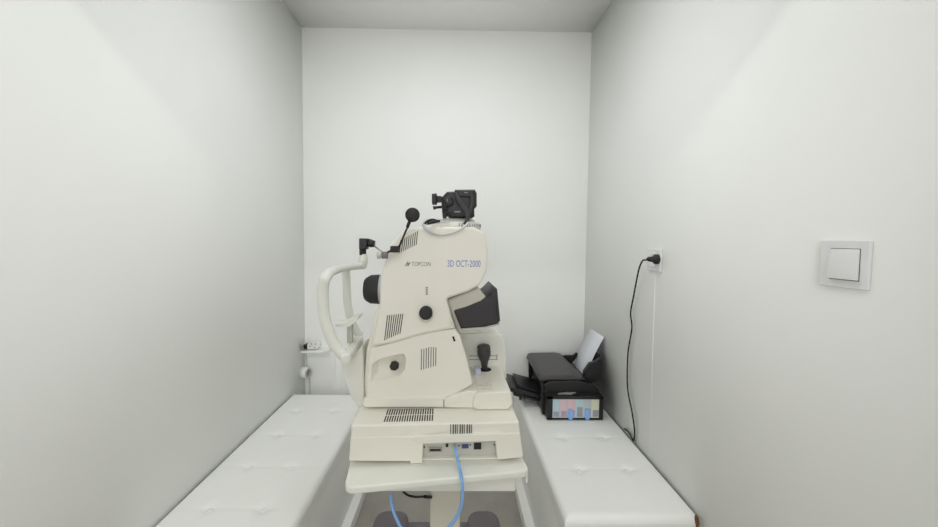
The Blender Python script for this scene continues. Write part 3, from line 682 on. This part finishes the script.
# ------------------------------------------------------------------ right wall: socket, cord, switch
a, b = U(649.2, 249, x=XR), U(662, 271.5, x=XR)
yc0, yc1 = b.y, a.y; zc_ = U(655.5, 260.2, x=XR).z; hh = .043
sk_ = thing('wall_socket', 'small white wall socket on the right wall holding a black plug', 'socket', (XR, (yc0 + yc1) / 2, zc_ - hh))
bm = N(); prism(bm, rect(yc0, zc_ - hh, yc1, zc_ + hh, .004), 'x', XR, XR - .009, .0, 2, .003); obj('cover_plate', bm, 'socket_white', sk_)
bm = N(); lathe(bm, (XR - .009, (yc0 + yc1) / 2, zc_), (-1, 0, 0), [(0, .030), (.002, .030), (.003, .027), (.001, .024), (.001, 0)], 28); obj('socket_ring', bm, 'plastic_white', sk_)
cd_ = thing('power_lead', 'thin black power cord hanging down the right wall to the bench', 'cord', (XR - .03, 1.4, ZB))
yp = U(652.5, 259.2, x=XR - .03).y; zp = U(652.5, 259.2, x=XR - .03).z
bm = N(); lathe(bm, (XR - .0105, yp, zp), (-1, 0, .0), [(0, .019), (.010, .019), (.016, .013), (.022, .0105), (.034, .009), (.04, .0055)], 20); obj('plug', bm, 'black_matte', cd_)
pl = [Vector((XR - .044, yp, zp)), Vector((XR - .056, yp + .004, zp - .004))]
for (px_, py_, off) in ((642.6, 260.6, .05), (639.6, 267, .032), (637.4, 276, .022), (633.6, 296, .014), (630.6, 313, .012), (631.8, 328, .012), (628.2, 351, .011), (627.2, 376, .011), (628.2, 393, .011), (632.2, 413, .011), (634.6, 432, .010), (633.6, 440.2, .009)):
    pl.append(U(px_, py_, x=XR - off))
z9 = ZB + .0035
pl += [U(px_, py_, x=XR - .0065) for px_, py_ in ((632.2, 438.6), (630.2, 434.4), (627.6, 431.2), (624.6, 428.8))]
bm = N(); tube(bm, pl, .0031, 8); obj('cord', bm, 'black_rubber', cd_)
# light switch
s0, s1 = U(823.5, 265, x=XR), U(872.5, 265, x=XR)
zt_, zb_s = U(850, 240.4, x=XR).z, U(848, 288, x=XR).z
sw = thing('light_switch', 'white rocker light switch on the right wall, nearest the viewer', 'switch', (XR, (s0.y + s1.y) / 2, zb_s))
bm = N(); prism(bm, rect(s1.y, zb_s, s0.y, zt_, .003), 'x', XR, XR - .008, 0, 3, .0018); obj('cover_plate', bm, 'plastic_white', sw)
r0, r1 = U(829.5, 265, x=XR - .01), U(858.5, 265, x=XR - .01); rz1, rz0 = U(845, 249, x=XR - .01).z, U(843, 279.5, x=XR - .01).z
bm = N(); box(bm, (XR - .0082, r1.y - .001, rz0 - .0012), (XR - .0078, r0.y + .001, rz1 + .0012)); obj('rocker_gap', bm, 'dark_slit', sw)
bm = N(); prism(bm, fillet([(XR - .0078, rz0), (XR - .0165, rz0 + .001), (XR - .0100, rz1), (XR - .0078, rz1)], .0008, 2), 'y', r1.y, r0.y, .0008, 2); obj('rocker', bm, 'plastic_white', sw)

# ------------------------------------------------------------------ corner behind the left bench: ledge, adaptor, round socket
L = lambda px_, py_, y=YB: U(px_, py_, y=y)
led = thing('corner_ledge', 'small white ledge on the back wall above the left bench', 'ledge', tuple(L(315, 352)))
bm = N(); a, b = L(303, 349.6, YB - .03), L(322, 351.6, YB - .03); prism(bm, fillet([(a.x, a.z), (b.x, a.z + .002), (L(330, 347, YB - .03).x, L(330, 347, YB - .03).z), (L(330, 349.6, YB - .03).x, L(330, 349.6, YB - .03).z), (b.x, b.z), (a.x, b.z)], .003), 'y', YB - .06, YB, .002); obj('board', bm, 'white_laminate', led)
ad = thing('plug_adaptor', 'white plug adaptor with dark sockets lying on the corner ledge', 'adaptor', tuple(L(311, 349.6, YB - .03)))
bm = N(); prism(bm, pxo([(306.5, 349.4), (307, 344.5), (312, 342.6), (317.6, 342), (319.2, 346), (317, 349.4)], YB - .05, .004), 'y', YB - .05, YB - .01, .004); obj('housing', bm, 'plastic_white', ad)
bm = N(); a, b = L(303.2, 345, YB - .055), L(306.8, 349.4, YB - .055); box(bm, (a.x, YB - .055, b.z), (b.x, YB - .02, a.z), .003); obj('plug', bm, 'black', ad, label='black plug')
bm = N()
for (px_, py_) in ((310, 346.5), (314.6, 347.6), (315.6, 344), (311.5, 344)):
    p = L(px_, py_, YB - .05); lathe(bm, (p.x, YB - .0495, p.z), (0, -1, 0), [(0, .004), (.001, .004), (.001, 0)], 10)
obj('socket_hole', bm, 'seam', ad)
rs = thing('round_socket', 'round white socket in the back left corner below the ledge', 'socket', tuple(L(307, 371)))
bm = N(); p = L(308.5, 371.5, YB - .03); lathe(bm, (XL + .001, YB - .045, p.z), (1, -.25, .05), [(0, .034), (.028, .034), (.036, .031), (.04, .026)], 26); obj('housing', bm, 'socket_white', rs)
bm = N(); lathe(bm, (XL + .0405, YB - .055, p.z + .002), (1, -.25, .05), [(0, .027), (.004, .027), (.005, .020), (.0, .018)], 24); obj('rim', bm, 'knob_grey', rs)
bm = N(); tube(bm, [Vector((XL + .008, YB - .012, L(305, 353, YB).z)), Vector((XL + .012, YB - .012, L(305, 362, YB).z)), Vector((XL + .016, YB - .014, L(305, 367, YB).z))], .0028, 8)
obj('corner_wire', bm, 'grey_cable', label='thin grey wire running from the ledge to the round corner socket', cat='wire')
bm = N(); tube(bm, [Vector((XL + .02, YB - .014, L(305, 377, YB).z)), Vector((XL + .03, YB - .01, L(305, 383, YB).z)), Vector((XL + .03, YB - .008, .003))], .0028, 8)
obj('corner_wire', bm, 'grey_cable', label='thin grey wire dropping from the round corner socket behind the bench', cat='wire')

# ------------------------------------------------------------------ lamps and an added fill window
def ceiling_lamp(label, x, y, z, sx, sy, em):
    t = thing('ceiling_light', label, 'light', (x, y, z), None)
    bm = N(); box(bm, (x - sx / 2 - .02, y - sy / 2 - .02, z - .02), (x + sx / 2 + .02, y + sy / 2 + .02, z), .004); obj('housing', bm, 'plastic_white', t)
    bm = N(); box(bm, (x - sx / 2, y - sy / 2, z - .023), (x + sx / 2, y + sy / 2, z - .0195), .001); obj('diffuser', bm, em, t)
def area(name, x, y, z, sx, sy, power, col):
    l = bpy.data.lights.new(name, 'AREA'); l.shape = 'RECTANGLE'; l.size = sx; l.size_y = sy; l.energy = power; l.color = col
    o = bpy.data.objects.new(name, l); COL.objects.link(o); o.location = (x, y, z - .026)
LY, OY = 1.2, -1.2
ceiling_lamp('square cool white ceiling light over the instrument', -.05, LY, ZC, .4, .4, 'lamp_cool')
area('inner_lamp', -.05, LY, ZC, .4, .4, 5.4, (.965, .965, 1))
ceiling_lamp('long neutral ceiling light outside the doorway', -.1, OY, ZO, 1.6, .16, 'lamp_neutral')
area('outer_lamp', -.1, OY, ZO, 1.6, .16, 16.5, (1, .985, .955))
bm = N()  # unseen window, added on the outer rear wall as frontal fill
prism(bm, [Vector(p) for p in ((-1.3, .75), (1.2, .75), (1.2, 2.65), (-1.3, 2.65), (-1.3, .80), (-1.25, .80), (-1.25, 2.60), (1.15, 2.60), (1.15, .80), (-1.3, .80))], 'y', YR, YR + .04)
wn = obj('fill_window_1', bm, 'plastic_white', kind='structure')
bm = N(); box(bm, (-1.25, YR + .001, .80), (1.15, YR + .012, 2.60)); obj('fill_pane', bm, 'fill_glow', wn)
l = bpy.data.lights.new('fill_light', 'AREA'); l.shape = 'RECTANGLE'; l.size = 2.4; l.size_y = 1.8; l.energy = 28; l.color = (.985, .99, .985)  # area light added in front of the made-up window for fill
o = bpy.data.objects.new('fill_light', l); COL.objects.link(o); o.location = (-.05, YR + .05, 1.7); o.rotation_euler = (math.pi / 2, 0, 0)
w = bpy.data.worlds.new('world'); S.world = w; w.use_nodes = True
w.node_tree.nodes['Background'].inputs['Color'].default_value = (.8, .82, .84, 1); w.node_tree.nodes['Background'].inputs['Strength'].default_value = .3
S.view_settings.view_transform = 'Standard'; S.view_settings.look = 'None'; S.view_settings.gamma = 1; S.view_settings.use_curve_mapping = False
S.view_settings.exposure = -0.03
S.cycles.max_bounces = 14; S.cycles.diffuse_bounces = 12; S.cycles.use_denoising = True
